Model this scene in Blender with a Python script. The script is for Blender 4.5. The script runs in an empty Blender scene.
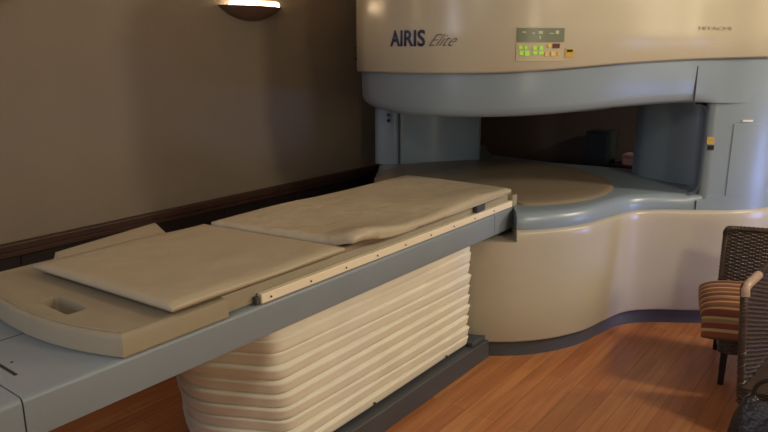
import bpy, bmesh, math, random
from mathutils import Vector, Matrix
random.seed(4)
scene = bpy.context.scene
C = scene.collection
R = math.radians

# ------------------------------------------------ camera, world, lights, exposure
H = 1.6
FPX = 680.0
pitch = math.atan(168 / FPX)
yaw = math.atan2(536, math.hypot(168, FPX))
cam = bpy.data.cameras.new('camera')
cam.sensor_width = 36
cam.lens = FPX / 768 * 36
cam.clip_start = 0.02
co = bpy.data.objects.new('camera', cam)
C.objects.link(co)
co.location = (0, 0, H)
co.rotation_euler = (math.pi / 2 - pitch, 0, yaw - math.pi / 2)
scene.camera = co

w = bpy.data.worlds.new('world')
scene.world = w
w.use_nodes = True
w.node_tree.nodes['Background'].inputs[0].default_value = (0.9, 0.7, 0.5, 1)
w.node_tree.nodes['Background'].inputs[1].default_value = 0.05
vs = scene.view_settings
vs.view_transform = 'Standard'
vs.look = 'None'
vs.exposure = 0.0
vs.gamma = 1
vs.use_curve_mapping = False


def area(name, loc, target, sx, sy, power, col, spread=180):
    l = bpy.data.lights.new(name, 'AREA')
    l.shape = 'RECTANGLE'
    l.size = sx
    l.size_y = sy
    l.energy = power
    l.color = col
    l.spread = R(spread)
    o = bpy.data.objects.new(name, l)
    C.objects.link(o)
    o.location = loc
    d = Vector(target) - Vector(loc)
    o.rotation_euler = d.to_track_quat('-Z', 'Y').to_euler()
    return o


# ceiling lamps on the near and right side of the room
area('ceiling_lamp_light', (2.3, -1.5, 2.62), (2.6, 0.4, 0.9), 0.35, 0.35, 40, (1.0, 0.84, 0.62))
area('ceiling_lamp_light', (4.6, -1.6, 2.62), (4.4, 0.2, 0.8), 0.3, 0.3, 60, (1.0, 0.84, 0.62))
area('ceiling_lamp_light', (-0.8, 0.6, 2.62), (0.8, 1.2, 0.6), 0.5, 0.5, 18, (1.0, 0.86, 0.70))
# unseen tall warm lights, added for vertical streaks on the cream covers
area('streak_light', (0.55, -2.5, 1.45), (3.2, 1.4, 1.2), 0.35, 1.7, 22, (1.0, 0.88, 0.62))
area('streak_light', (5.15, -2.5, 1.75), (4.0, 0.9, 1.5), 0.28, 1.1, 8, (1.0, 0.86, 0.62))
area('low_blue_light', (5.0, -2.5, 0.50), (4.1, 0.9, 0.15), 0.3, 0.6, 3.5, (0.30, 0.40, 1.0), 50)  # unseen low blue light, added to tint the skirt and plinth
area('cool_fill_light', (-2.3, 2.0, 1.7), (2.5, 2.3, 1.0), 0.9, 1.2, 22, (0.74, 0.82, 1.0))  # unseen cool fill behind the camera, added to brighten the inner panels


# ------------------------------------------------ materials
def mat(name, col, rough=0.5, metal=0.0, emit=None, estr=0, noise=None, bump=None, coat=0, spec=0.5):
    m = bpy.data.materials.new(name)
    m.use_nodes = True
    nt = m.node_tree
    b = nt.nodes['Principled BSDF']
    b.inputs['Base Color'].default_value = (*col, 1)
    b.inputs['Roughness'].default_value = rough
    b.inputs['Metallic'].default_value = metal
    b.inputs['Specular IOR Level'].default_value = spec
    if coat:
        b.inputs['Coat Weight'].default_value = coat
        b.inputs['Coat Roughness'].default_value = 0.15
    if emit:
        b.inputs['Emission Color'].default_value = (*emit, 1)
        b.inputs['Emission Strength'].default_value = estr
    tc = nt.nodes.new('ShaderNodeTexCoord')
    if noise:
        sc, amt = noise
        n = nt.nodes.new('ShaderNodeTexNoise')
        n.inputs['Scale'].default_value = sc
        n.inputs['Detail'].default_value = 5
        nt.links.new(tc.outputs['Object'], n.inputs['Vector'])
        r = nt.nodes.new('ShaderNodeValToRGB')
        r.color_ramp.elements[0].position = 0.3
        r.color_ramp.elements[1].position = 0.7
        r.color_ramp.elements[0].color = (*[c * (1 - amt) for c in col], 1)
        r.color_ramp.elements[1].color = (*[min(1, c * (1 + amt)) for c in col], 1)
        nt.links.new(n.outputs['Fac'], r.inputs['Fac'])
        nt.links.new(r.outputs['Color'], b.inputs['Base Color'])
    if bump:
        sc, st = bump
        n = nt.nodes.new('ShaderNodeTexNoise')
        n.inputs['Scale'].default_value = sc
        n.inputs['Detail'].default_value = 4
        nt.links.new(tc.outputs['Object'], n.inputs['Vector'])
        bp = nt.nodes.new('ShaderNodeBump')
        bp.inputs['Strength'].default_value = st
        bp.inputs['Distance'].default_value = 0.01
        nt.links.new(n.outputs['Fac'], bp.inputs['Height'])
        nt.links.new(bp.outputs['Normal'], b.inputs['Normal'])
    return m


M = {}
M['wall'] = mat('wall_paint', (0.215, 0.178, 0.132), 0.85, noise=(2.5, 0.05), bump=(160, 0.25))
M['ceil'] = mat('ceiling_paint', (0.62, 0.56, 0.48), 0.9, noise=(3, 0.03))
M['rail'] = mat('dark_rail_wood', (0.045, 0.020, 0.013), 0.45, noise=(9, 0.3))
M['wains'] = mat('dark_wainscot', (0.010, 0.005, 0.006), 0.5, noise=(7, 0.3))
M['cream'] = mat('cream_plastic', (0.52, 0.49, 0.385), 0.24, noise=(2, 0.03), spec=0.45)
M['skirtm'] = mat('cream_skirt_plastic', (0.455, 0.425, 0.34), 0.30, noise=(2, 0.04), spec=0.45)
M['blue'] = mat('grey_blue_plastic', (0.235, 0.305, 0.37), 0.30, noise=(2, 0.04), spec=0.5)
M['plinth'] = mat('dark_grey_plinth', (0.06, 0.068, 0.082), 0.45, noise=(6, 0.1))
M['pad'] = mat('tan_pole_cover', (0.26, 0.212, 0.15), 0.4, noise=(3, 0.08))
M['gap'] = mat('dark_seam', (0.02, 0.022, 0.026), 0.7)
M['beige'] = mat('beige_tray_plastic', (0.32, 0.285, 0.21), 0.5, noise=(8, 0.05))
M['vinyl'] = mat('tan_vinyl', (0.43, 0.385, 0.285), 0.42, noise=(5, 0.06), bump=(14, 0.5))
M['vinyl2'] = mat('tan_vinyl_rumpled', (0.46, 0.415, 0.31), 0.42, noise=(5, 0.06), bump=(18, 0.9))
M['strip'] = mat('ivory_rail_plastic', (0.86, 0.80, 0.64), 0.35)
M['bellow'] = mat('cream_bellows_cloth', (0.76, 0.74, 0.64), 0.6, noise=(6, 0.05))
M['beam'] = mat('grey_blue_beam', (0.22, 0.27, 0.32), 0.40, noise=(4, 0.04))
M['black'] = mat('black_lacquer', (0.012, 0.010, 0.010), 0.35)
M['bag'] = mat('black_bag_leather', (0.012, 0.012, 0.016), 0.35, bump=(40, 0.5))
M['metal'] = mat('worn_metal', (0.6, 0.58, 0.55), 0.3, 1.0)
M['white'] = mat('white_label', (0.75, 0.72, 0.66), 0.5)
M['yellow'] = mat('yellow_label', (0.55, 0.36, 0.04), 0.5)
M['ink'] = mat('navy_ink', (0.02, 0.035, 0.11), 0.5)
M['inkgrey'] = mat('grey_ink', (0.33, 0.30, 0.24), 0.5)
M['inkfade'] = mat('faded_navy_ink', (0.12, 0.13, 0.18), 0.5)
M['lcd'] = mat('display_glass', (0.17, 0.20, 0.14), 0.3)
M['lcdink'] = mat('display_marks', (0.5, 0.55, 0.4), 0.5)
M['keyplate'] = mat('keypad_plate', (0.50, 0.44, 0.30), 0.4)
M['green'] = mat('green_lit_key', (0.25, 0.5, 0.04), 0.4, emit=(0.35, 0.75, 0.05), estr=0.35)
M['amber'] = mat('amber_key', (0.6, 0.42, 0.12), 0.4, emit=(1.0, 0.6, 0.15), estr=0.12)
M['red'] = mat('dark_red_key', (0.10, 0.01, 0.01), 0.4)
M['sconce'] = mat('brown_sconce_ceramic', (0.13, 0.075, 0.05), 0.5, noise=(10, 0.15))
M['glow'] = mat('sconce_lamp_glow', (1, 0.85, 0.65), 0.5, emit=(1.0, 0.74, 0.45), estr=14)
M['box'] = mat('dark_teal_cabinet', (0.02, 0.03, 0.035), 0.5, noise=(5, 0.1))
M['pink'] = mat('pale_pink_card', (0.45, 0.24, 0.22), 0.6)
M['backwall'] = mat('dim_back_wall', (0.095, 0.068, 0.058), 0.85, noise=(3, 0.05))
M['wicker'] = mat('dark_brown_wicker', (0.042, 0.027, 0.021), 0.42, noise=(30, 0.45))


def wood():
    m = bpy.data.materials.new('floor_planks')
    m.use_nodes = True
    nt = m.node_tree
    N = nt.nodes
    L = nt.links
    b = N['Principled BSDF']
    tc = N.new('ShaderNodeTexCoord')
    br = N.new('ShaderNodeTexBrick')
    br.inputs['Scale'].default_value = 1
    br.inputs['Brick Width'].default_value = 1.5
    br.inputs['Row Height'].default_value = 0.078
    br.inputs['Mortar Size'].default_value = 0.0012
    br.inputs['Mortar Smooth'].default_value = 0.3
    br.inputs['Bias'].default_value = 0.0
    br.offset = 0.37
    br.inputs['Color1'].default_value = (0.38, 0.142, 0.052, 1)
    br.inputs['Color2'].default_value = (0.51, 0.235, 0.092, 1)
    br.inputs['Mortar'].default_value = (0.17, 0.055, 0.022, 1)
    L.new(tc.outputs['Object'], br.inputs['Vector'])
    mp = N.new('ShaderNodeMapping')
    mp.inputs['Scale'].default_value = (1.6, 26, 1)
    L.new(tc.outputs['Object'], mp.inputs['Vector'])
    n = N.new('ShaderNodeTexNoise')
    n.inputs['Scale'].default_value = 1.6
    n.inputs['Detail'].default_value = 6
    n.inputs['Distortion'].default_value = 0.5
    L.new(mp.outputs['Vector'], n.inputs['Vector'])
    r = N.new('ShaderNodeValToRGB')
    r.color_ramp.elements[0].position = 0.28
    r.color_ramp.elements[1].position = 0.75
    r.color_ramp.elements[0].color = (0.62, 0.52, 0.48, 1)
    r.color_ramp.elements[1].color = (1.15, 1.1, 1.05, 1)
    L.new(n.outputs['Fac'], r.inputs['Fac'])
    mx = N.new('ShaderNodeMix')
    mx.data_type = 'RGBA'
    mx.blend_type = 'MULTIPLY'
    mx.inputs['Factor'].default_value = 0.75
    L.new(br.outputs['Color'], mx.inputs['A'])
    L.new(r.outputs['Color'], mx.inputs['B'])
    L.new(mx.outputs['Result'], b.inputs['Base Color'])
    b.inputs['Roughness'].default_value = 0.38
    bp = N.new('ShaderNodeBump')
    bp.inputs['Strength'].default_value = 0.15
    bp.inputs['Distance'].default_value = 0.003
    L.new(br.outputs['Fac'], bp.inputs['Height'])
    bp.invert = True
    L.new(bp.outputs['Normal'], b.inputs['Normal'])
    return m


def stripes():
    m = bpy.data.materials.new('striped_cushion_cloth')
    m.use_nodes = True
    nt = m.node_tree
    N = nt.nodes
    L = nt.links
    b = N['Principled BSDF']
    tc = N.new('ShaderNodeTexCoord')
    sx = N.new('ShaderNodeSeparateXYZ')
    L.new(tc.outputs['Object'], sx.inputs[0])
    # stripes run along local y and are carried down the sides
    ad = N.new('ShaderNodeMath')
    ad.operation = 'MULTIPLY_ADD'
    ad.inputs[1].default_value = 0.9
    L.new(sx.outputs['Z'], ad.inputs[0])
    L.new(sx.outputs['X'], ad.inputs[2])
    ml = N.new('ShaderNodeMath')
    ml.operation = 'MULTIPLY'
    ml.inputs[1].default_value = 5.0
    L.new(ad.outputs[0], ml.inputs[0])
    fr = N.new('ShaderNodeMath')
    fr.operation = 'FRACT'
    L.new(ml.outputs[0], fr.inputs[0])
    r = N.new('ShaderNodeValToRGB')
    r.color_ramp.interpolation = 'CONSTANT'
    cols = [(p_, tuple(v * 0.8 for v in c_)) for p_, c_ in [(0, (0.19, 0.035, 0.025)), (0.16, (0.46, 0.30, 0.13)), (0.25, (0.16, 0.085, 0.04)),
            (0.36, (0.30, 0.09, 0.035)), (0.5, (0.55, 0.40, 0.20)), (0.58, (0.24, 0.05, 0.035)),
            (0.74, (0.30, 0.19, 0.09)), (0.86, (0.50, 0.33, 0.14)), (0.93, (0.12, 0.05, 0.03))]]
    e = r.color_ramp.elements
    e[0].position = 0
    e[0].color = (*cols[0][1], 1)
    e[1].position = cols[1][0]
    e[1].color = (*cols[1][1], 1)
    for p_, c_ in cols[2:]:
        q = e.new(p_)
        q.color = (*c_, 1)
    L.new(fr.outputs[0], r.inputs['Fac'])
    L.new(r.outputs['Color'], b.inputs['Base Color'])
    b.inputs['Roughness'].default_value = 0.8
    return m


M['floor'] = wood()
M['stripe'] = stripes()


# ------------------------------------------------ helpers
def link(name, bm, m, parent=None, smooth=True, bevel=0, angle=35, seg=3):
    me = bpy.data.meshes.new(name)
    bmesh.ops.recalc_face_normals(bm, faces=bm.faces[:])
    bm.to_mesh(me)
    bm.free()
    if smooth:
        for p in me.polygons:
            p.use_smooth = True
    o = bpy.data.objects.new(name, me)
    C.objects.link(o)
    me.materials.append(m)
    if smooth:
        me.set_sharp_from_angle(angle=R(angle))
    if bevel:
        b = o.modifiers.new('bevel', 'BEVEL')
        b.width = bevel
        b.segments = seg
        b.limit_method = 'ANGLE'
        b.angle_limit = R(40)
        b.harden_normals = False
        for p in me.polygons:
            p.use_smooth = True
    if parent:
        o.parent = parent
    return o


def tag(o, label, cat, group=None):
    o['label'] = label
    o['category'] = cat
    if group:
        o['group'] = group
    return o


def empty(name, loc=(0, 0, 0), rz=0):
    o = bpy.data.objects.new(name, None)
    C.objects.link(o)
    o.location = loc
    o.rotation_euler = (0, 0, rz)
    o.empty_display_size = 0.1
    return o


def struct(o):
    o['kind'] = 'structure'
    return o


def box(bm, x0, x1, y0, y1, z0, z1):
    v = [bm.verts.new(p) for p in ((x0, y0, z0), (x1, y0, z0), (x1, y1, z0), (x0, y1, z0),
                                   (x0, y0, z1), (x1, y0, z1), (x1, y1, z1), (x0, y1, z1))]
    for f in ((0, 3, 2, 1), (4, 5, 6, 7), (0, 1, 5, 4), (1, 2, 6, 5), (2, 3, 7, 6), (3, 0, 4, 7)):
        bm.faces.new([v[i] for i in f])


def boxobj(name, b, m, parent=None, bevel=0.0, seg=3):
    bm = bmesh.new()
    box(bm, *b)
    return link(name, bm, m, parent, smooth=bool(bevel), bevel=bevel, seg=seg)


def catmull(P, n, closed=False):
    out = []
    L = len(P)
    rng = L if closed else L - 1
    for i in range(rng):
        if closed:
            p0, p1, p2, p3 = P[(i - 1) % L], P[i], P[(i + 1) % L], P[(i + 2) % L]
        else:
            p0 = P[max(i - 1, 0)]
            p1, p2 = P[i], P[i + 1]
            p3 = P[min(i + 2, L - 1)]
        for k in range(n):
            t = k / n
            out.append(tuple(0.5 * ((2 * b) + (-a + c) * t + (2 * a - 5 * b + 4 * c - d) * t * t + (-a + 3 * b - 3 * c + d) * t ** 3)
                             for a, b, c, d in zip(p0, p1, p2, p3)))
    if not closed:
        out.append(tuple(P[-1]))
    return out


def resample(P, n):
    ln = [0]
    for a, b in zip(P, P[1:]):
        ln.append(ln[-1] + math.dist(a[:2], b[:2]))
    out = []
    j = 0
    for i in range(n):
        s = ln[-1] * i / (n - 1)
        while j < len(ln) - 2 and ln[j + 1] < s:
            j += 1
        t = (s - ln[j]) / max(1e-9, ln[j + 1] - ln[j])
        out.append(tuple(a + (b - a) * t for a, b in zip(P[j], P[j + 1])))
    return out


def normals2(P):
    """outward 2-D normals of an open line run so that outside lies on its right"""
    out = []
    for i in range(len(P)):
        a = P[max(i - 1, 0)]
        b = P[min(i + 1, len(P) - 1)]
        dx, dy = b[0] - a[0], b[1] - a[1]
        l = math.hypot(dx, dy) or 1
        out.append((dy / l, -dx / l))
    return out


def tube(bm, pts, r, n=8, cap=True):
    pts = [Vector(p) for p in pts]
    rings = []
    prev = None
    for i, p in enumerate(pts):
        d = (pts[min(i + 1, len(pts) - 1)] - pts[max(i - 1, 0)]).normalized()
        if prev is None:
            a = d.orthogonal().normalized()
        else:
            a = (prev - d * prev.dot(d)).normalized()
        prev = a
        b = d.cross(a)
        rr = r[i] if isinstance(r, (list, tuple)) else r
        rings.append([bm.verts.new(p + (a * math.cos(2 * math.pi * k / n) + b * math.sin(2 * math.pi * k / n)) * rr) for k in range(n)])
    for A, B in zip(rings, rings[1:]):
        for k in range(n):
            bm.faces.new((A[k], A[(k + 1) % n], B[(k + 1) % n], B[k]))
    if cap:
        bm.faces.new(rings[0][::-1])
        bm.faces.new(rings[-1])


def lathe(bm, prof, c=(0, 0, 0), n=64, a0=0, a1=2 * math.pi):
    rings = []
    full = abs(a1 - a0 - 2 * math.pi) < 1e-6
    cnt = n if full else n + 1
    for r, z in prof:
        rings.append([bm.verts.new((c[0] + r * math.cos(a0 + (a1 - a0) * k / n), c[1] + r * math.sin(a0 + (a1 - a0) * k / n), c[2] + z)) for k in range(cnt)])
    for A, B in zip(rings, rings[1:]):
        for k in range(cnt if full else cnt - 1):
            q = (k + 1) % cnt
            bm.faces.new((A[k], A[q], B[q], B[k]))
    return rings


def loft(bm, loops, cap0=True, cap1=True):
    """loops: lists of (x,y,z), closed, same count"""
    rings = [[bm.verts.new(p) for p in l] for l in loops]
    n = len(rings[0])
    for A, B in zip(rings, rings[1:]):
        for k in range(n):
            q = (k + 1) % n
            bm.faces.new((A[k], A[q], B[q], B[k]))
    if cap0:
        f = bm.faces.new(rings[0][::-1])
        bmesh.ops.triangulate(bm, faces=[f])
    if cap1:
        f = bm.faces.new(rings[-1])
        bmesh.ops.triangulate(bm, faces=[f])
    return rings


def prism(name, poly, z0, z1, m, parent=None, bevel=0, seg=3):
    bm = bmesh.new()
    a = [bm.verts.new((x, y, z0)) for x, y in poly]
    b = [bm.verts.new((x, y, z1)) for x, y in poly]
    n = len(poly)
    for k in range(n):
        bm.faces.new((a[k], a[(k + 1) % n], b[(k + 1) % n], b[k]))
    bm.faces.new(a[::-1])
    bm.faces.new(b)
    return link(name, bm, m, parent, smooth=bool(bevel), bevel=bevel, seg=seg)


# ------------------------------------------------ the room
X0, X1, Y0, Y1, ZC = -2.6, 5.6, -2.6, 3.3, 2.7
struct(boxobj('floor', (X0 - 0.1, X1 + 0.1, Y0 - 0.1, Y1 + 0.1, -0.06, 0), M['floor']))
struct(boxobj('ceiling', (X0, X1, Y0, Y1, ZC, ZC + 0.06), M['ceil']))
struct(boxobj('wall_left', (X0, X1, Y1, Y1 + 0.1, 0, ZC), M['wall']))
struct(boxobj('wall_right', (X0, X1, Y0 - 0.1, Y0, 0, ZC), M['wall']))
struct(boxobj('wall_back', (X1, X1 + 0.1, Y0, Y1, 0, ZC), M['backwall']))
struct(boxobj('wall_front', (X0 - 0.1, X0, Y0, Y1, 0, ZC), M['wall']))
bm = bmesh.new()
box(bm, X0, X1, Y1 - 0.045, Y1 - 0.001, 0.665, 0.705)
box(bm, X0, X1, Y1 - 0.03, Y1 - 0.001, 0.635, 0.665)
struct(link('trim_1', bm, M['rail'], smooth=True, bevel=0.006))
bm = bmesh.new()
box(bm, X0, X1, Y1 - 0.016, Y1 - 0.001, 0.12, 0.635)
x = X0 + 0.3
while x < X1 - 0.2:
    box(bm, x, x + 0.09, Y1 - 0.024, Y1 - 0.015, 0.13, 0.63)
    x += 0.62
struct(link('trim_2', bm, M['wains'], smooth=False))
struct(boxobj('baseboard_left', (X0, X1, Y1 - 0.028, Y1 - 0.001, 0, 0.12), M['rail'], bevel=0.005))
struct(boxobj('baseboard_back', (X1 - 0.02, X1, Y0, Y1 - 0.03, 0, 0.1), M['rail']))

# ------------------------------------------------ the open MRI gantry
gan = tag(empty('mri_gantry', (3.9, 2.0, 0)),
          'large cream and grey-blue open medical scanner with stacked drums on a wood floor',
          'medical scanner')
GL = Vector((3.9, 2.0, 0))


def gpart(o, parent=None):
    """built in world coordinates, kept there under the gantry's empty"""
    o.data.transform(Matrix.Translation(-GL))
    o.parent = parent or gan
    return o


# outline of the front, from the far-left wing round the drum to the right wing: (x, y, lip z shift, seam z)
front_lo = [(4.35, 3.16), (4.05, 3.14), (3.84, 3.02), (3.60, 2.83), (3.36, 2.63), (3.10, 2.42), (2.93, 2.16), (2.88, 1.92), (2.92, 1.70),
            (3.03, 1.51), (3.20, 1.355), (3.42, 1.245), (3.64, 1.20), (3.84, 1.15), (3.98, 1.03), (4.09, 0.87), (4.23, 0.69),
            (4.44, 0.545), (4.75, 0.44), (5.05, 0.42)]
front_hi = [(4.35, 3.22, 1.21, 1.42), (4.02, 3.18, 1.22, 1.43), (3.74, 3.07, 1.232, 1.44), (3.50, 2.885, 1.245, 1.447), (3.27, 2.68, 1.256, 1.456), (3.04, 2.44, 1.26, 1.466),
            (2.90, 2.16, 1.256, 1.472), (2.87, 1.92, 1.259, 1.475), (2.92, 1.70, 1.263, 1.479), (3.03, 1.50, 1.27, 1.487), (3.20, 1.335, 1.28, 1.502), (3.44, 1.185, 1.296, 1.52),
            (3.72, 1.045, 1.305, 1.533), (3.93, 0.94, 1.308, 1.54), (4.09, 0.825, 1.308, 1.544), (4.23, 0.69, 1.306, 1.548), (4.44, 0.545, 1.305, 1.551), (4.75, 0.44, 1.305, 1.551), (5.05, 0.42, 1.305, 1.551)]
NF = 150
FL = resample(catmull(front_lo, 10), NF)
FH = resample(catmull(front_hi, 10), NF)
NL = normals2(FL)
NH = normals2(FH)
BACK = [(5.15, 0.7), (5.1, 1.1), (4.74, 1.45), (4.66, 2.0), (4.72, 2.55), (5.15, 2.85), (5.15, 3.12), (4.75, 3.19)]


# outline runs from far left to right: the outside is on its right hand side;
# on the right wing rim, post and upper ring run into one flush face
def flush(d, p, amt=1.0):
    if p[0] < 3.5 or d > -0.022:
        return d
    t = min(1, max(0, (0.93 - p[1]) / 0.10)) * amt
    return d * (1 - t) - 0.022 * t


def off_lo(d, z, fl=0.0):
    l = [(p[0] + n[0] * flush(d, p, fl), p[1] + n[1] * flush(d, p, fl), z) for p, n in zip(FL, NL)]
    return l + [(x, y, z) for x, y in BACK]


def off_hi(d, zf, backz, fl=0.0):
    l = [(p[0] + n[0] * flush(d, p, fl), p[1] + n[1] * flush(d, p, fl), zf(p)) for p, n in zip(FH, NH)]
    return l + [(x, y, backz) for x, y in BACK]


def notch(l):
    """room for the end of the patient table in the rim"""
    return [(max(x, min(3.285, 3.06 + (y - 1.49) / 0.7)) if y > 1.49 else x, y, z) for x, y, z in l]


# plinth
bm = bmesh.new()
loft(bm, [off_lo(-0.03, 0.0), off_lo(-0.03, 0.10)])
gpart(link('plinth', bm, M['plinth']))
# lower cream cover
bm = bmesh.new()
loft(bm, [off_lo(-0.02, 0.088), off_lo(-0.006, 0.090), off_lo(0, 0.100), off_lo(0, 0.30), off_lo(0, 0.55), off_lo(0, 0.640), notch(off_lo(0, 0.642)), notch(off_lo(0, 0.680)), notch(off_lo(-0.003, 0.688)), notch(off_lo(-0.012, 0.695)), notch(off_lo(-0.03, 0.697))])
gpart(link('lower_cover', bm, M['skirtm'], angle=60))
# lower rim
bm = bmesh.new()
loft(bm, [notch(off_lo(*q, 1.0)) for q in ((-0.026, 0.690), (-0.022, 0.70), (-0.022, 0.735), (-0.030, 0.762), (-0.048, 0.778), (-0.075, 0.784), (-0.16, 0.786))])
rim_lo = gpart(link('lower_rim', bm, M['blue'], angle=60))
# pole pad
bm = bmesh.new()
PC = (3.80, 2.05)
lathe(bm, [(0.0, 0.802), (0.60, 0.802), (0.70, 0.800), (0.735, 0.794), (0.745, 0.785), (0.745, 0.780)], (*PC, 0), 96)
for v in bm.verts:
    v.co.x = max(v.co.x, 3.262)
gpart(link('pole_cover', bm, M['pad']))
bm = bmesh.new()
lathe(bm, [(0.0, 1.265), (0.60, 1.265), (0.72, 1.272), (0.74, 1.285), (0.74, 1.33)], (*PC, 0), 96)
gpart(link('pole_cover', bm, M['blue']))

# upper rim: bowl shaped ring
bm = bmesh.new()


def zmix(t):
    return lambda p: p[2] + (p[3] - p[2]) * t


loft(bm, [off_hi(-0.20, lambda p: p[2] + 0.012, 1.30), off_hi(-0.085, zmix(0.0), 1.295, 1), off_hi(-0.056, zmix(0.025), 1.31, 1), off_hi(-0.036, zmix(0.10), 1.33, 1),
          off_hi(-0.026, zmix(0.24), 1.37, 1), off_hi(-0.022, zmix(0.6), 1.45), off_hi(-0.018, zmix(1.04), 1.535)])
gpart(link('upper_rim', bm, M['blue'], angle=60))
# upper cream cover
bm = bmesh.new()
loft(bm, [off_hi(-0.022, lambda p: p[3] + 0.002, 1.53), off_hi(0.002, lambda p: p[3] + 0.002, 1.53), off_hi(0.012, lambda p: p[3] + 0.012, 1.54), off_hi(0.012, lambda p: 1.7, 1.7),
          off_hi(0.012, lambda p: 1.9, 1.9), off_hi(0.008, lambda p: 2.0, 2.0), off_hi(-0.02, lambda p: 2.05, 2.05), off_hi(-0.08, lambda p: 2.08, 2.08), off_hi(-0.2, lambda p: 2.09, 2.09)])
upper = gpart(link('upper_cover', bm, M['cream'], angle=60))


# right post: outer face follows the wing outline, left edge rounded, inner panel set back
def wing(xa, d):
    """front outline points with x>=xa on the right wing"""
    return [(p[0] + n[0] * d, p[1] + n[1] * d) for p, n in zip(FL, NL) if p[1] < 0.87]


def colloft(name, poly, z0, z1, m, flare=0.0):
    bm = bmesh.new()
    cx = sum(p[0] for p in poly) / len(poly)
    cy = sum(p[1] for p in poly) / len(poly)
    loft(bm, [[(x, y, z) for x, y in poly] for z in (z0, z1)])
    return link(name, bm, m, None, angle=50)


wf = wing(0, -0.0225)
x0, y0 = wf[0]
# rounded front-left corner of the post, then its hidden side running back
corner = [(x0 + 0.065, y0 + 0.050), (x0 + 0.028, y0 + 0.045), (x0 + 0.003, y0 + 0.022)]
post_poly = [(4.80, 0.96), (4.44, 0.93), (4.34, 0.915)] + corner + wf + [(5.1, 0.6), (5.05, 0.96)]
post_r = gpart(colloft('post', post_poly, 0.76, 1.36, M['blue']))
# fillets where the post runs into the lower rim and the upper ring
for zz, sgn in ((0.785, 1), (1.297, -1)):
    bm = bmesh.new()
    path = [(4.36, 0.93), (4.27, 0.92)] + corner
    path = catmull(path, 6)
    nn = normals2([(a, b) for a, b in path])
    rings = []
    prof = [(0.0, 0.055), (0.006, 0.032), (0.018, 0.014), (0.036, 0.004), (0.058, 0.0)]
    for (px_, py_), (nx, ny) in zip(path, nn):
        rings.append([bm.verts.new((px_ + nx * (a - 0.001), py_ + ny * (a - 0.001), zz + sgn * b)) for a, b in prof])
    for A, B in zip(rings, rings[1:]):
        for k in range(len(prof) - 1):
            bm.faces.new((A[k], A[k + 1], B[k + 1], B[k]))
    gpart(link('post_fillet', bm, M['blue'], angle=80), post_r)
# inner bowed panel of the right post
ip = catmull([(4.60, 1.42), (4.51, 1.35), (4.46, 1.27), (4.425, 1.18), (4.395, 1.09), (4.385, 1.00), (4.395, 0.955), (4.43, 0.935)], 8)
gpart(colloft('inner_panel', ip + [(4.9, 0.94), (4.9, 1.25)], 0.786, 1.30, M['blue']), post_r)
# left post
lp = catmull([(4.02, 3.09), (3.90, 3.06), (3.855, 3.02), (3.862, 2.97), (3.90, 2.90), (3.945, 2.865), (4.02, 2.78), (4.12, 2.67), (4.25, 2.57), (4.36, 2.50), (4.42, 2.485), (4.47, 2.52)], 6)
post_l = gpart(colloft('post', lp + [(4.62, 2.62), (5.08, 2.92), (5.08, 3.1)], 0.784, 1.36, M['blue']))
bm = bmesh.new()
tube(bm, [(3.928, 2.868, 0.79), (3.928, 2.868, 1.27)], 0.008, 8)
gpart(link('seam_bead', bm, M['plinth']), post_l)
for z, mm in ((1.10, 'black'), (1.14, 'plinth')):
    bm = bmesh.new()
    tube(bm, [(3.90, 2.945, z), (3.862, 2.915, z)], 0.012, 10)
    gpart(link('button', bm, M[mm]), post_l)


# thin strips, labels and lettering laid on the curved front
def arc(F):
    ln = [0]
    for a, b in zip(F, F[1:]):
        ln.append(ln[-1] + math.dist(a[:2], b[:2]))
    return ln


AL, AH = arc(FL), arc(FH)


def at(F, Nn, A, s, d):
    s = min(max(s, 0), A[-1])
    j = 0
    while j < len(A) - 2 and A[j + 1] < s:
        j += 1
    t = (s - A[j]) / (A[j + 1] - A[j])
    p = [F[j][i] + (F[j + 1][i] - F[j][i]) * t for i in (0, 1)]
    n = [Nn[j][i] + (Nn[j + 1][i] - Nn[j][i]) * t for i in (0, 1)]
    return p[0] + n[0] * d, p[1] + n[1] * d


camd = None


def px_s(px, z, hi=True, d=0.0):
    """arc length on the front at which a bearing from the viewpoint meets it"""
    F, Nn, A = (FH, NH, AH) if hi else (FL, NL, AL)
    best = None
    for i in range(1200):
        s = A[-1] * i / 1199
        x, y = at(F, Nn, A, s, d)
        ax = (x * math.sin(yaw) - y * math.cos(yaw))
        fx = (x * math.cos(yaw) + y * math.sin(yaw)) * math.cos(pitch) - (z - H) * math.sin(pitch)
        u = 384 + FPX * ax / fx
        if s < 1.15:
            continue
        if best is None or abs(u - px) < best[0]:
            best = (abs(u - px), s)
    return best[1]


def patch(name, s0, s1, z0, z1, m, parent, hi=True, d=0.014, th=0.003, nseg=10):
    F, Nn, A = (FH, NH, AH) if hi else (FL, NL, AL)
    bm = bmesh.new()
    V = []
    for i in range(nseg + 1):
        s = s0 + (s1 - s0) * i / nseg
        a = at(F, Nn, A, s, d - 0.004)
        b = at(F, Nn, A, s, d + th)
        V.append([bm.verts.new((*a, z0)), bm.verts.new((*b, z0)), bm.verts.new((*b, z1)), bm.verts.new((*a, z1))])
    for P, Q in zip(V, V[1:]):
        for k in range(4):
            bm.faces.new((P[k], P[(k + 1) % 4], Q[(k + 1) % 4], Q[k]))
    bm.faces.new(V[0])
    bm.faces.new(V[-1][::-1])
    return gpart(link(name, bm, m, None, angle=30), parent)


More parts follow.
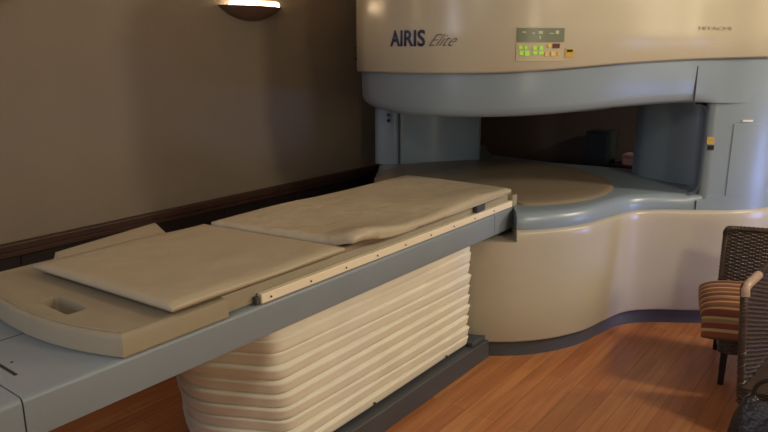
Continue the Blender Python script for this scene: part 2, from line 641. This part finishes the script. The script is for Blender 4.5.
def lettering(name, txt, s0, s1, z0, z1, m, parent, hi=True, d=0.0145, shear=0, xoff=0, bold=0.0):
    F, Nn, A = (FH, NH, AH) if hi else (FL, NL, AL)
    cu = bpy.data.curves.new('letters', 'FONT')
    cu.body = txt
    cu.size = 1
    cu.shear = shear
    cu.offset = bold
    cu.extrude = 0.0
    cu.resolution_u = 4
    o = bpy.data.objects.new('letters', cu)
    C.objects.link(o)
    bpy.context.view_layer.update()
    me = bpy.data.meshes.new_from_object(o.evaluated_get(bpy.context.evaluated_depsgraph_get()))
    bpy.data.objects.remove(o)
    xs = [v.co.x for v in me.vertices]
    ys = [v.co.y for v in me.vertices]
    xa, xb, ya, yb = min(xs), max(xs), min(ys), max(ys)
    bm = bmesh.new()
    bm.from_mesh(me)
    for v in bm.verts:
        u = (v.co.x - xa) / (xb - xa)
        t = (v.co.y - ya) / (yb - ya)
        x, y = at(F, Nn, A, s0 + (s1 - s0) * u, d)
        v.co = (x, y, z0 + (z1 - z0) * t)
    r = bmesh.ops.extrude_face_region(bm, geom=bm.faces[:])
    for v in [g for g in r['geom'] if isinstance(g, bmesh.types.BMVert)]:
        # thickness outwards
        best = min(range(0, NF), key=lambda i: (F[i][0] - v.co.x) ** 2 + (F[i][1] - v.co.y) ** 2)
        v.co.x += Nn[best][0] * 0.0012
        v.co.y += Nn[best][1] * 0.0012
    return gpart(link(name, bm, m, None, smooth=False), parent)


def zat(px, py, hi=True, d=0.012):
    """height on the front at picture position"""
    F, Nn, A = (FH, NH, AH) if hi else (FL, NL, AL)
    lo, hz = 0.0, 2.3
    for _ in range(30):
        z = (lo + hz) / 2
        s = px_s_fast(px, z, F, Nn, A, d)
        x, y = at(F, Nn, A, s, d)
        f = (x * math.cos(yaw) + y * math.sin(yaw))
        depth = f * math.cos(pitch) - (z - H) * math.sin(pitch)
        v = 216 - FPX * (f * math.sin(pitch) + (z - H) * math.cos(pitch)) / depth
        if v > py:
            lo = z
        else:
            hz = z
    return (lo + hz) / 2


def px_s_fast(px, z, F, Nn, A, d):
    best = None
    for i in range(0, 400):
        s = 1.15 + (A[-1] - 1.15) * i / 399
        x, y = at(F, Nn, A, s, d)
        ax = (x * math.sin(yaw) - y * math.cos(yaw))
        fx = (x * math.cos(yaw) + y * math.sin(yaw)) * math.cos(pitch) - (z - H) * math.sin(pitch)
        e = abs(384 + FPX * ax / fx - px)
        if best is None or e < best[0]:
            best = (e, s)
    return best[1]


S = lambda px, z=1.6, hi=True: px_s(px, z, hi, 0.012)
# product lettering on the drum
lettering('lettering', 'AIRIS', S(391), S(425), zat(408, 46.5), zat(408, 30), M['ink'], upper, bold=0.022)
lettering('lettering', 'Elite', S(429), S(457), zat(442, 46), zat(442, 34), M['inkfade'], upper, shear=0.9, bold=-0.014)
lettering('lettering', 'HITACHI', S(697), S(729), zat(712, 30), zat(712, 26.5), M['inkgrey'], upper)
# control panel
ctl = patch('control_panel', S(516), S(563.5), zat(540, 61), zat(540, 27), M['keyplate'], upper, d=0.014, th=0.002)
ZP = lambda py: zat(540, py)
patch('display', S(516.5), S(562.5), ZP(42), ZP(28), M['lcd'], ctl, d=0.018, th=0.002)
for a, b, c, d_ in ((521, 525, 33, 31.5), (531, 534, 34, 32.5), (537, 541, 34, 31), (538, 540, 39, 36), (548, 552, 34, 33), (554, 557, 34, 30.5)):
    patch('display_mark', S(a), S(b), ZP(c), ZP(d_), M['lcdink'], ctl, d=0.0205, th=0.001, nseg=2)
for a, b, c, d_, k in ((519, 522, 49, 46, 'green'), (524, 527, 49, 46, 'green'), (520, 523.5, 55, 51, 'green'), (525, 529, 56, 51, 'green'),
                       (533, 536, 50, 46, 'green'), (538.5, 542, 50, 46, 'green'), (533, 537, 54.5, 51.5, 'green'), (539, 543, 54.5, 51.5, 'green'),
                       (547, 551, 47.5, 44, 'amber'), (552.5, 559, 48, 43.5, 'red'), (545, 548, 56, 52, 'amber'), (551, 554.5, 56, 51.5, 'amber'), (557, 559, 55, 52, 'amber')):
    patch('key', S(a), S(b), ZP(c), ZP(d_), M[k], ctl, d=0.018, th=0.003, nseg=2)
patch('warning_label', S(565), S(573.5), zat(569, 57), zat(569, 48.5), M['yellow'], upper, th=0.001, nseg=3)
patch('warning_stripe', S(566.5), S(572.5), zat(569, 52), zat(569, 49.5), M['black'], upper, d=0.0155, th=0.001, nseg=3)
# module seam and the fittings on the right post
for hi, z0, z1, d in ((True, 1.30, 1.525, -0.0235), (False, 0.70, 0.752, -0.023)):
    s = px_s(695.5, (z0 + z1) / 2, hi, d)
    patch('seam', s - 0.004, s + 0.004, z0, z1, M['gap'], post_r, hi, d=d + 0.003, th=0.0008, nseg=2)
SL = lambda px, z: px_s(px, z, False, -0.02)
ZL = lambda px, py: zat(px, py, False, -0.02)
lab = patch('warning_label', SL(707, 1.1), SL(715, 1.1), ZL(711, 144), ZL(711, 137), M['yellow'], post_r, False, d=-0.021, th=0.001, nseg=3)
patch('label_print', SL(709, 1.1), SL(714, 1.1), ZL(711, 141), ZL(711, 139.4), M['inkgrey'], lab, False, d=-0.0195, th=0.001, nseg=2)
patch('socket', SL(708, 1.05), SL(713.5, 1.05), ZL(711, 150), ZL(711, 145.3), M['black'], post_r, False, d=-0.021, th=0.003, nseg=2)
pn = patch('access_panel', SL(731, 1.05), SL(760, 1.05), ZL(745, 195), ZL(745, 124), M['blue'], post_r, False, d=-0.021, th=0.003)
patch('panel_handle', SL(742, 1.2), SL(752, 1.2), ZL(747, 121.8), ZL(747, 120), M['white'], post_r, False, d=-0.019, th=0.004, nseg=3)
# two screws on the far left edge of the drum
for z in (1.53, 1.60):
    bm = bmesh.new()
    x, y = at(FH, NH, AH, px_s(361, z, True, 0.012) if False else 0.75, 0.012)
    tube(bm, [(x, y, z), (x - 0.007, y + 0.009, z)], 0.012, 10)
    gpart(link('screw', bm, M['black']), upper)

# ------------------------------------------------ the patient table
TY0, TY1, TYC = 1.58, 2.32, 1.89
tab = tag(empty('patient_table', (2.0, TYC, 0)),
          'long grey-blue scanner table with beige tray on a cream pleated bellows base',
          'scanner table')
TL = Vector((2.0, TYC, 0))


def tpart(o, parent=None):
    o.data.transform(Matrix.Translation(-TL))
    o.parent = parent or tab
    return o


def beam(name, x0, x1):
    bm = bmesh.new()
    prof = [(TY0 + 0.006, 0.672), (TY0 + 0.001, 0.675), (TY0, 0.682), (TY0, 0.771), (TY0 + 0.002, 0.779), (TY0 + 0.007, 0.785), (TY0 + 0.014, 0.787),
            (TY1 - 0.014, 0.787), (TY1 - 0.007, 0.785), (TY1 - 0.002, 0.779), (TY1, 0.771), (TY1, 0.682), (TY1 - 0.001, 0.675), (TY1 - 0.006, 0.672)]
    A = [bm.verts.new((x0, y, z)) for y, z in prof]
    B = [bm.verts.new((x1, y, z)) for y, z in prof]
    n = len(prof)
    for k in range(n):
        bm.faces.new((A[k], A[(k + 1) % n], B[(k + 1) % n], B[k]))
    bm.faces.new(A)
    bm.faces.new(B[::-1])
    return tpart(link(name, bm, M['beam'], angle=40))


bmn = beam('beam', 0.645, 2.985)
beam('beam_end', 0.1, 0.641)
beam('beam_head', 2.989, 3.26)
# grooves and the little slot on the bare end of the beam
tpart(boxobj('groove', (0.645, 1.2, 1.965, 1.969, 0.782, 0.7875), M['gap']), bmn)
tpart(boxobj('slot', (0.688, 0.697, 1.715, 1.84, 0.782, 0.7878), M['gap']), bmn)
bm = bmesh.new()
lathe(bm, [(0.0, 0.7880), (0.004, 0.7880), (0.004, 0.783)], (0.72, 1.80, 0), 12)
tpart(link('pin', bm, M['gap']), bmn)

# tray: flat board with a bowed near end, wider near-end shoulders, hand slot
def tray_outline(inset=0.0):  # the far shoulder is wider than the near one
    P = []
    n = 22
    ya, yb = 1.575 + inset, 2.40 - inset
    for i in range(n + 1):
        t = i / n
        y = ya + (yb - ya) * t
        u = (y - 1.985) / 0.41
        P.append((0.825 + inset + 0.085 * abs(u) ** 2.2, y))
    P += [(1.27 - inset, 2.40 - inset), (1.27 - inset, 2.185 - inset), (3.19 - inset, 2.185 - inset), (3.19 - inset, 1.605 + inset), (1.27 - inset, 1.605 + inset), (1.27 - inset, 1.575 + inset)]
    return P


bm = bmesh.new()
lv = [(0.006, 0.788), (0.0, 0.794), (0.0, 0.842), (0.003, 0.851), (0.010, 0.856)]
loops = [[(x, y, z) for x, y in tray_outline(i)] for i, z in lv]
# top face with a rectangular hand slot cut through it
rings = [[bm.verts.new(p) for p in l] for l in loops]
n = len(rings[0])
for A, B in zip(rings, rings[1:]):
    for k in range(n):
        bm.faces.new((A[k], A[(k + 1) % n], B[(k + 1) % n], B[k]))
bm.faces.new(rings[0])
top_edges = [bm.edges.get((rings[-1][k], rings[-1][(k + 1) % n])) for k in range(n)]


def slotloop(z, g=0.0):
    x0_, x1_, y0_, y1_ = 0.898 + g, 0.962 - g, 1.832 + g, 2.015 - g
    c = 0.008
    return [(x0_ + c, y0_, z), (x1_ - c, y0_, z), (x1_, y0_ + c, z), (x1_, y1_ - c, z), (x1_ - c, y1_, z), (x0_ + c, y1_, z), (x0_, y1_ - c, z), (x0_, y0_ + c, z)]


s1 = [bm.verts.new(p) for p in slotloop(0.856)]
s2 = [bm.verts.new(p) for p in slotloop(0.800, 0.002)]
k_ = len(s1)
slot_edges = [bm.edges.new((s1[i], s1[(i + 1) % k_])) for i in range(k_)]
bmesh.ops.triangle_fill(bm, edges=top_edges + slot_edges, use_beauty=True)
for i in range(k_):
    bm.faces.new((s1[i], s1[(i + 1) % k_], s2[(i + 1) % k_], s2[i]))
bm.faces.new(s2)
tray = tpart(link('tray', bm, M['beige'], angle=35))
tpart(boxobj('tray_bed', (1.09, 3.13, 1.60, 2.18, 0.8562, 0.8775), M['beige'], bevel=0.004), tray)
# raised lip around the bowed end
bm = bmesh.new()
lipo = [(x, y, 0.8575) for x, y in tray_outline(0.020)[:23]]
tube(bm, lipo, 0.0035, 6)
tpart(link('tray_lip', bm, M['beige']), tray)
tpart(boxobj('hand_slot', (0.902, 0.958, 1.836, 2.011, 0.8004, 0.804), M['gap']), tray)
# side rails with rivets
for ys, nm in ((1.590, 'near'), (2.200, 'far')):
    rl = tpart(boxobj('side_rail', (1.41, 3.17, ys - 0.012, ys + 0.014, 0.791, 0.824), M['strip'], bevel=0.003), tray)
    q = 1.45
    while q < 3.15 and ys < TYC:
        bm = bmesh.new()
        y_ = ys - 0.0125
        tube(bm, [(q, y_ + 0.002, 0.806), (q, y_ - 0.002, 0.806)], 0.0038, 8)
        tpart(link('rivet', bm, M['plinth']), rl)
        q += 0.19
tpart(boxobj('rail_end_block', (3.172, 3.225, 1.578, 1.64, 0.789, 0.850), M['beige'], bevel=0.006), tray)
tpart(boxobj('rail_block', (1.392, 1.408, 1.584, 1.603, 0.790, 0.816), M['plinth'], bevel=0.002), tray)
tpart(boxobj('strap_buckle', (2.80, 2.88, 1.578, 1.598, 0.828, 0.872), M['plinth'], bevel=0.004), tray)

# pleated bellows
BX0, BX1, BY0, BY1 = 1.50, 2.84, 1.63, 2.28
NP = 10
zb, zt = 0.115, 0.672
bm = bmesh.new()


def bell_loop(z, o, ph):
    f = (z - zb) / (zt - zb)
    sh = 0.075 * (1 - f)
    base_ = [(BX1 + o, BY0 - o, 0.025), (BX1 + o, BY1 + o, 0.08), (BX0 + sh - o * 0.5, BY1 + o, 0.12), (1.315 + sh - o, 1.97, 0.13), (BX0 - 0.01 + sh - o * 0.6, BY0 - o, 0.05)]
    k_ = len(base_)
    out = []
    rnd = []
    for i in range(k_):
        p = Vector(base_[i][:2])
        a = Vector(base_[i - 1][:2]) - p
        b = Vector(base_[(i + 1) % k_][:2]) - p
        r_ = base_[i][2]
        p0, p1 = p + a.normalized() * r_, p + b.normalized() * r_
        rnd.append([p0 * (1 - t) ** 2 + p * 2 * t * (1 - t) + p1 * t * t for t in (0, .2, .4, .6, .8, 1)])
    for i in range(k_):
        out += rnd[i]
        a, b = rnd[i][-1], rnd[(i + 1) % k_][0]
        n_ = 26 if i in (1, 4) else 9
        out += [a.lerp(b, t / n_) for t in range(1, n_)]
    return [(x + 0.0025 * math.sin(7 * x + ph * 1.7), y + 0.003 * math.sin(5 * x + ph * 2.1), z + 0.0035 * math.sin(3.3 * x + 4 * y + ph)) for x, y in out]


loops = []
cur = 0
for i in range(NP):
    z0_ = zb + (zt - zb) * i / NP
    z1_ = zb + (zt - zb) * (i + 1) / NP
    hgt = z1_ - z0_
    for t, o in ((0.0, -0.007), (0.10, 0.001), (0.28, 0.004), (0.5, 0.005), (0.70, 0.007), (0.84, 0.009), (0.93, 0.004)):
        amp = 1.0 if i < NP - 3 else (0.65, 0.4, 0.2)[i - NP + 3]
        loops.append(bell_loop(z0_ + hgt * t, 0.004 + (o - 0.004) * amp, i * 1.3))
loft(bm, loops)
bel = tpart(link('bellows', bm, M['bellow'], angle=70))
# base under the bellows
base = tpart(boxobj('base', (1.62, 2.99, 1.585, 2.25, 0.0, 0.105), M['plinth'], bevel=0.006))
for q in (2.05, 2.62):
    bm = bmesh.new()
    tube(bm, [(q, 1.608, 0.135), (q, 1.622, 0.135)], 0.006, 8)
    tpart(link('bellows_screw', bm, M['plinth']), bel)
tpart(boxobj('base_cap', (2.84, 2.99, 1.60, 2.14, 0.105, 0.13), M['plinth'], bevel=0.005), base)


# ------------------------------------------------ pads
def cushion(name, corners, z0, z1, m, nx=40, ny=24, top=None, edge=0.012, bottom=None):
    """padded slab: corners in order (near-right, far-right, far-left, near-left); top/bottom shape callbacks (u,v)->dz"""
    bm = bmesh.new()
    c = [Vector((*p, 0)) for p in corners]

    def P(u, v):
        return (c[0] * (1 - u) + c[1] * u) * (1 - v) + (c[3] * (1 - u) + c[2] * u) * v

    ctr = P(0.5, 0.5)
    T, B = [], []
    for i in range(nx + 1):
        rt, rb = [], []
        for j in range(ny + 1):
            u, v = i / nx, j / ny
            p = P(u, v)
            e = min(u, 1 - u) * (c[1] - c[0]).length
            g = min(v, 1 - v) * (c[3] - c[0]).length
            q = min(e, g)
            dz = -edge * 0.5 * math.exp(-q / 0.006)
            add = top(u, v) if top else 0
            badd = bottom(u, v) if bottom else 0
            rt.append(bm.verts.new((p.x, p.y, z1 + dz + add)))
            rb.append(bm.verts.new((p.x, p.y, z0 + badd)))
        T.append(rt)
        B.append(rb)
    for i in range(nx):
        for j in range(ny):
            bm.faces.new((T[i][j], T[i + 1][j], T[i + 1][j + 1], T[i][j + 1]))
            bm.faces.new((B[i][j], B[i][j + 1], B[i + 1][j + 1], B[i + 1][j]))
    per = [(i, 0) for i in range(nx)] + [(nx, j) for j in range(ny)] + [(i, ny) for i in range(nx, 0, -1)] + [(0, j) for j in range(ny, 0, -1)]
    # sides bulge
    mid = []
    for i, j in per:
        a, b = T[i][j].co, B[i][j].co
        mm = (a + b) / 2
        d = Vector((mm.x - ctr.x, mm.y - ctr.y, 0))
        # outward along the nearest side
        u, v = i / nx, j / ny
        o = Vector((0, 0, 0))
        if j == 0:
            o += (c[0] - c[3]).normalized()
        if j == ny:
            o += (c[3] - c[0]).normalized()
        if i == 0:
            o += (c[0] - c[1]).normalized()
        if i == nx:
            o += (c[1] - c[0]).normalized()
        mid.append(bm.verts.new(mm + o * 0.002))
    k = len(per)
    for t in range(k):
        a, b = per[t], per[(t + 1) % k]
        bm.faces.new((T[a[0]][a[1]], T[b[0]][b[1]], mid[(t + 1) % k], mid[t]))
        bm.faces.new((mid[t], mid[(t + 1) % k], B[b[0]][b[1]], B[a[0]][a[1]]))
    return link(name, bm, m, None, angle=80)


def gauss(u, v, cu, cv, su, sv, h):
    return h * math.exp(-((u - cu) / su) ** 2 - ((v - cv) / sv) ** 2)


o = cushion('table_pad', [(1.06, 1.560), (1.802, 1.560), (1.712, 2.25), (1.015, 2.265)], 0.8785, 0.900, M['vinyl'], top=lambda u, v: 0.002 * math.sin(9 * u + 3 * v) - 0.003 * gauss(u, v, .5, .5, .3, .3, 1))
tag(o, 'flat tan vinyl pad nearest the bare end of the scanner table', 'pad')


def top2(u, v):
    z = 0.004 * math.sin(11 * u + 5 * v) * (0.4 + 0.6 * (1 - v))
    z += gauss(u, v, 0.06, 0.03, 0.12, 0.14, 0.034)
    z += gauss(u, v, 0.25, 0.95, 0.3, 0.3, 0.006)
    z -= gauss(u, v, 0.42, 0.5, 0.05, 0.4, 0.006)
    z += gauss(u, v, 0.75, 0.12, 0.2, 0.15, 0.010)
    z += gauss(u, v, 0.03, 0.42, 0.02, 0.05, 0.006) + gauss(u, v, 0.02, 0.52, 0.015, 0.04, 0.005)
    return z


def bot2(u, v):
    return gauss(u, v, 0.02, 0.0, 0.12, 0.12, 0.032) - 0.001


o = cushion('table_pad', [(1.818, 1.53), (3.10, 1.555), (3.07, 2.19), (1.724, 2.215)], 0.8785, 0.910, M['vinyl2'], nx=70, ny=36, top=top2, bottom=lambda u, v: bot2(u, v) + 0.001, edge=0.014)
tag(o, 'rumpled tan vinyl pad with one lifted corner, half inside the scanner', 'pad')
# slim pad slid out past the far side of the table, under the others
bm = bmesh.new()
o = cushion('side_pad', [(1.10, 2.30), (1.57, 2.30), (1.655, 2.51), (1.17, 2.42)], 0.8575, 0.872, M['vinyl'], nx=20, ny=10, edge=0.005)
o = tag(o, 'thin tan pad sticking out on the wall side from under the flat pad', 'pad')


# ------------------------------------------------ wall sconces
def sconce(loc, label):
    t = tag(empty('wall_sconce', loc, 0), label, 'wall lamp', 'wall sconces')
    bm = bmesh.new()
    prof = [(0.0, -0.105), (0.05, -0.102), (0.10, -0.088), (0.15, -0.062), (0.19, -0.03), (0.215, -0.004), (0.22, 0.0), (0.213, 0.002), (0.185, -0.024), (0.14, -0.055), (0.09, -0.078), (0.0, -0.09)]
    rings = []
    n_ = 32
    for r_, z_ in prof:
        rings.append([bm.verts.new((r_ * 1.12 * math.cos(math.pi + math.pi * k / n_), r_ * 0.62 * math.sin(math.pi + math.pi * k / n_), z_ * 0.8)) for k in range(n_ + 1)])
    for A, B in zip(rings, rings[1:]):
        for k in range(n_):
            vs_ = []
            for v in (A[k], A[k + 1], B[k + 1], B[k]):
                if v not in vs_:
                    vs_.append(v)
            bm.faces.new(vs_)
    bmesh.ops.remove_doubles(bm, verts=bm.verts[:], dist=0.0004)
    link('shade', bm, M['sconce'], t, angle=50)
    boxobj('wall_plate', (-0.11, 0.11, -0.012, -0.001, -0.07, 0.02), M['sconce'], t, bevel=0.003)
    bm = bmesh.new()
    tube(bm, [(-0.195, -0.05, 0.004), (-0.18, -0.052, 0.008), (0.18, -0.052, 0.008), (0.195, -0.05, 0.004)], [0.010, 0.026, 0.026, 0.010], 12)
    b_ = link('bulb', bm, M['glow'], t)
    return t


sc = [sconce((2.955, Y1, 1.845), 'brown half-bowl wall sconce glowing upward beside the scanner'),
      sconce((1.29, Y1, 1.845), 'brown half-bowl wall sconce cut by the left edge of the photo')]
for x_ in (2.955, 1.29):
    l = bpy.data.lights.new('sconce_light', 'SPOT')
    l.energy = 26
    l.color = (1.0, 0.68, 0.42)
    l.shadow_soft_size = 0.03
    l.spot_size = R(150)
    l.spot_blend = 0.6
    lo = bpy.data.objects.new('sconce_light', l)
    C.objects.link(lo)
    lo.location = (x_, Y1 - 0.075, 1.90)
    lo.rotation_euler = (R(180), 0, 0)


# ------------------------------------------------ wicker chairs
def chair(name, loc, rz, label):
    t = tag(empty(name, loc, rz), label, 'chair', 'wicker chairs beside the scanner')
    # weave: horizontal strands passing in front of and behind upright stakes
    bm = bmesh.new()
    W, zb_, zt_ = 0.21, 0.24, 0.66
    ns = 15

    def bx(z):
        return 0.235 + 0.035 * (z - 0.24) / 0.43

    for k in range(ns):
        y = -W + 2 * W * k / (ns - 1)
        tube(bm, [(bx(zb_), y, zb_), (bx(zt_), y, zt_)], 0.0035, 5)
    rows = 44
    for r_ in range(rows):
        z = zb_ + 0.006 + (zt_ - zb_ - 0.01) * r_ / (rows - 1)
        pts = []
        for k in range(ns * 2 - 1):
            y = -W - 0.004 + (2 * W + 0.008) * k / (ns * 2 - 2)
            ofs = 0.0
            if k % 2 == 0:
                ofs = 0.0075 if ((k // 2) + r_) % 2 else -0.0075
            pts.append((bx(z) + ofs, y, z + random.uniform(-0.0006, 0.0006)))
        tube(bm, pts, 0.0052, 5)
    link('backrest', bm, M['wicker'], t, angle=80)
    # rolled frame round the back
    bm = bmesh.new()
    arch = catmull([(bx(0.22), -W - 0.012, 0.22), (bx(0.45), -W - 0.014, 0.45), (bx(0.62), -W - 0.014, 0.62), (bx(0.665), -W - 0.010, 0.658), (bx(0.675), -W + 0.02, 0.671),
                    (bx(0.675), 0, 0.674), (bx(0.675), W - 0.02, 0.671), (bx(0.665), W + 0.010, 0.658), (bx(0.62), W + 0.014, 0.62), (bx(0.45), W + 0.014, 0.45), (bx(0.22), W + 0.012, 0.22)], 10)
    tube(bm, arch, 0.014, 8)
    # wrapped cane around the frame
    wrap = []
    tot = len(arch)
    for i in range(tot * 6):
        f = i / 6
        j = min(int(f), tot - 2)
        p = Vector(arch[j]).lerp(Vector(arch[j + 1]), f - j)
        d = (Vector(arch[j + 1]) - Vector(arch[j])).normalized()
        a = Vector((1, 0, 0))
        b = d.cross(a).normalized()
        ang = i * 2.1 / 2
        wrap.append(p + (a * math.cos(ang) + b * math.sin(ang)) * 0.0145)
    tube(bm, wrap, 0.0035, 4)
    link('back_frame', bm, M['wicker'], t, angle=80)
    # seat: woven apron and deck
    bm = bmesh.new()
    box(bm, -0.235, 0.225, -0.225, 0.225, 0.225, 0.243)
    for r_ in range(8):
        z = 0.178 + r_ * 0.010
        pts = []
        per = []
        m_ = 12
        for k in range(m_):
            per.append((-0.24 + 0.475 * k / m_, -0.235))
        for k in range(m_):
            per.append((0.235, -0.235 + 0.47 * k / m_))
        for k in range(m_):
            per.append((0.235 - 0.475 * k / m_, 0.235))
        for k in range(m_):
            per.append((-0.24, 0.235 - 0.47 * k / m_))
        for k, (x_, y_) in enumerate(per + per[:1]):
            s_ = 1 + (0.018 if (k + r_) % 2 else -0.012)
            pts.append((x_ * s_, y_ * s_, z))
        tube(bm, pts, 0.0056, 5)
    link('seat', bm, M['wicker'], t, angle=80)
    for sx in (-1, 1):
        for sy in (-1, 1):
            bm = bmesh.new()
            x_, y_ = sx * 0.215, sy * 0.212
            a, b = 0.017, 0.013
            v0 = [bm.verts.new((x_ + p * b, y_ + q * b, 0.0)) for p, q in ((-1, -1), (1, -1), (1, 1), (-1, 1))]
            v1 = [bm.verts.new((x_ + p * a, y_ + q * a, 0.226)) for p, q in ((-1, -1), (1, -1), (1, 1), (-1, 1))]
            for k in range(4):
                bm.faces.new((v0[k], v0[(k + 1) % 4], v1[(k + 1) % 4], v1[k]))
            bm.faces.new(v0[::-1])
            bm.faces.new(v1)
            link('leg', bm, M['black'], t, smooth=True, bevel=0.003)
    return t


ch1 = chair('wicker_chair', (3.68, 0.39, 0), R(15), 'dark brown wicker chair with black legs holding a striped cushion')


def copy_tree(o, parent=None):
    c_ = o.copy()
    C.objects.link(c_)
    c_.parent = parent
    for k in list(o.children):
        copy_tree(k, c_)
    return c_


ch2 = copy_tree(ch1)
ch2.location = (3.12, 0.13, 0)
ch2.rotation_euler = (0, 0, R(85))
M['litcane'] = mat('cane_lamp_highlight', (0.38, 0.28, 0.21), 0.35, bump=(60, 0.4))
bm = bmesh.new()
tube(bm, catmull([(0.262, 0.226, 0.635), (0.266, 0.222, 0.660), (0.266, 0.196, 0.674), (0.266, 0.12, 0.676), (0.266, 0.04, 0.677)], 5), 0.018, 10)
tc_ = link('top_highlight', bm, M['litcane'], ch2, angle=80)  # added sleeve; its pale colour stands in for lamplight on the frame
tc_['label'] = 'top edge with painted lamp highlight'
ch2['label'] = 'dark wicker chair cut off by the right edge, partly hiding the striped cushion'

# striped seat cushion, puffy, drooping over the front corner
bm = bmesh.new()
nx = ny = 26
hx, hy, th = 0.265, 0.29, 0.155


def sgnpow(a, p):
    return math.copysign(abs(a) ** p, a)


for side in (1, -1):
    G = []
    for i in range(nx + 1):
        row = []
        for j in range(ny + 1):
            a = -1 + 2 * i / nx
            b = -1 + 2 * j / ny
            a2, b2 = math.sin(a * math.pi / 2), math.sin(b * math.pi / 2)
            prof = ((1 - a2 ** 4) * (1 - b2 ** 4)) ** 0.42 if abs(a2) < 1 and abs(b2) < 1 else 0
            z = side * th * 0.5 * prof
            if side == 1:
                z += 0.012 * prof * math.cos(a * 1.3) * math.cos(b * 1.3)
            xx = a2 * hx * (1 - 0.03 * b2 ** 2)
            yy = b2 * hy * (1 - 0.03 * a2 ** 2)
            drop = max(0, -a2 - 0.82) / 0.18
            z -= 0.085 * drop * (0.6 + 0.4 * max(0, b2))
            row.append(bm.verts.new((xx, yy, z)))
        G.append(row)
    for i in range(nx):
        for j in range(ny):
            bm.faces.new((G[i][j], G[i + 1][j], G[i + 1][j + 1], G[i][j + 1]))
bmesh.ops.remove_doubles(bm, verts=bm.verts[:], dist=0.0003)
cu = link('seat_cushion', bm, M['stripe'], None, angle=180)
cu.location = (3.655, 0.43, 0.338)
cu.rotation_euler = (0, 0, R(15))
tag(cu, 'puffy seat cushion striped in rust, tan and cream on a wicker chair', 'cushion')

# black bag on the floor by the nearer chair
bag = tag(empty('handbag', (2.72, 0.215, 0), R(90)), 'black shoulder bag with small metal fittings on the floor in the bottom right corner', 'bag')
bm = bmesh.new()
lay = []
for z, hx_, hy_ in ((0.0, 0.15, 0.052), (0.02, 0.165, 0.062), (0.12, 0.172, 0.066), (0.22, 0.155, 0.048), (0.29, 0.125, 0.022), (0.315, 0.10, 0.010)):
    lp_ = []
    for k in range(32):
        a = 2 * math.pi * k / 32
        lp_.append((hx_ * sgnpow(math.cos(a), 0.55), hy_ * sgnpow(math.sin(a), 0.6) + 0.006 * math.sin(4 * a + z * 20), z + (0.012 * math.cos(3 * a) if z > 0.25 else 0)))
    lay.append(lp_)
loft(bm, lay)
link('body', bm, M['bag'], bag, angle=60)
bm = bmesh.new()
tube(bm, catmull([(-0.10, 0, 0.30), (-0.085, 0.01, 0.37), (-0.03, 0.02, 0.415), (0.03, 0.02, 0.41), (0.085, 0.01, 0.37), (0.10, 0, 0.30)], 8), 0.008, 8)
link('handle', bm, M['bag'], bag)
for x_, z_ in ((-0.10, 0.305), (0.10, 0.305)):
    bm = bmesh.new()
    pts = [(x_ + 0.014 * math.cos(a), 0.0, z_ + 0.014 * math.sin(a)) for a in [2 * math.pi * k / 16 for k in range(17)]]
    tube(bm, pts, 0.003, 6)
    link('ring', bm, M['metal'], bag)

# ------------------------------------------------ beyond the gantry
cb = tag(empty('storage_cabinet', (5.54, 1.95, 0)), 'dark teal upright cabinet seen through the scanner gap near the back wall', 'cabinet')
boxobj('body', (-0.19, 0.02, -0.09, 0.09, 0.04, 0.95), M['box'], cb, bevel=0.006)
boxobj('plinth', (-0.17, 0.01, -0.08, 0.08, 0.0, 0.04), M['black'], cb)
dr = boxobj('door', (-0.205, -0.191, -0.087, 0.087, 0.06, 0.94), M['box'], cb, bevel=0.003)
boxobj('handle', (-0.222, -0.206, -0.07, -0.06, 0.50, 0.62), M['plinth'], dr, bevel=0.003)
lc = tag(empty('low_cabinet', (5.54, 1.535, 0)), 'low dark cabinet under a pale pink box behind the scanner gap', 'cabinet')
boxobj('body', (-0.19, 0.03, -0.28, 0.28, 0.04, 0.68), M['box'], lc, bevel=0.006)
boxobj('top', (-0.215, 0.04, -0.30, 0.30, 0.68, 0.70), M['black'], lc, bevel=0.004)
for s_ in (-1, 1):
    d_ = boxobj('door', (-0.205, -0.191, -0.27 if s_ < 0 else 0.005, -0.005 if s_ < 0 else 0.27, 0.06, 0.67), M['box'], lc, bevel=0.003)
    boxobj('knob', (-0.222, -0.206, s_ * 0.03 - 0.008, s_ * 0.03 + 0.008, 0.42, 0.436), M['plinth'], d_, bevel=0.003)
pk = tag(empty('small_box', (5.46, 1.66, 0.70)), 'pale pink box on the low cabinet behind the scanner gap', 'box')
boxobj('body', (-0.06, 0.08, -0.09, 0.09, 0, 0.062), M['pink'], pk, bevel=0.003)
boxobj('lid', (-0.064, 0.084, -0.094, 0.094, 0.062, 0.082), M['pink'], pk, bevel=0.003)
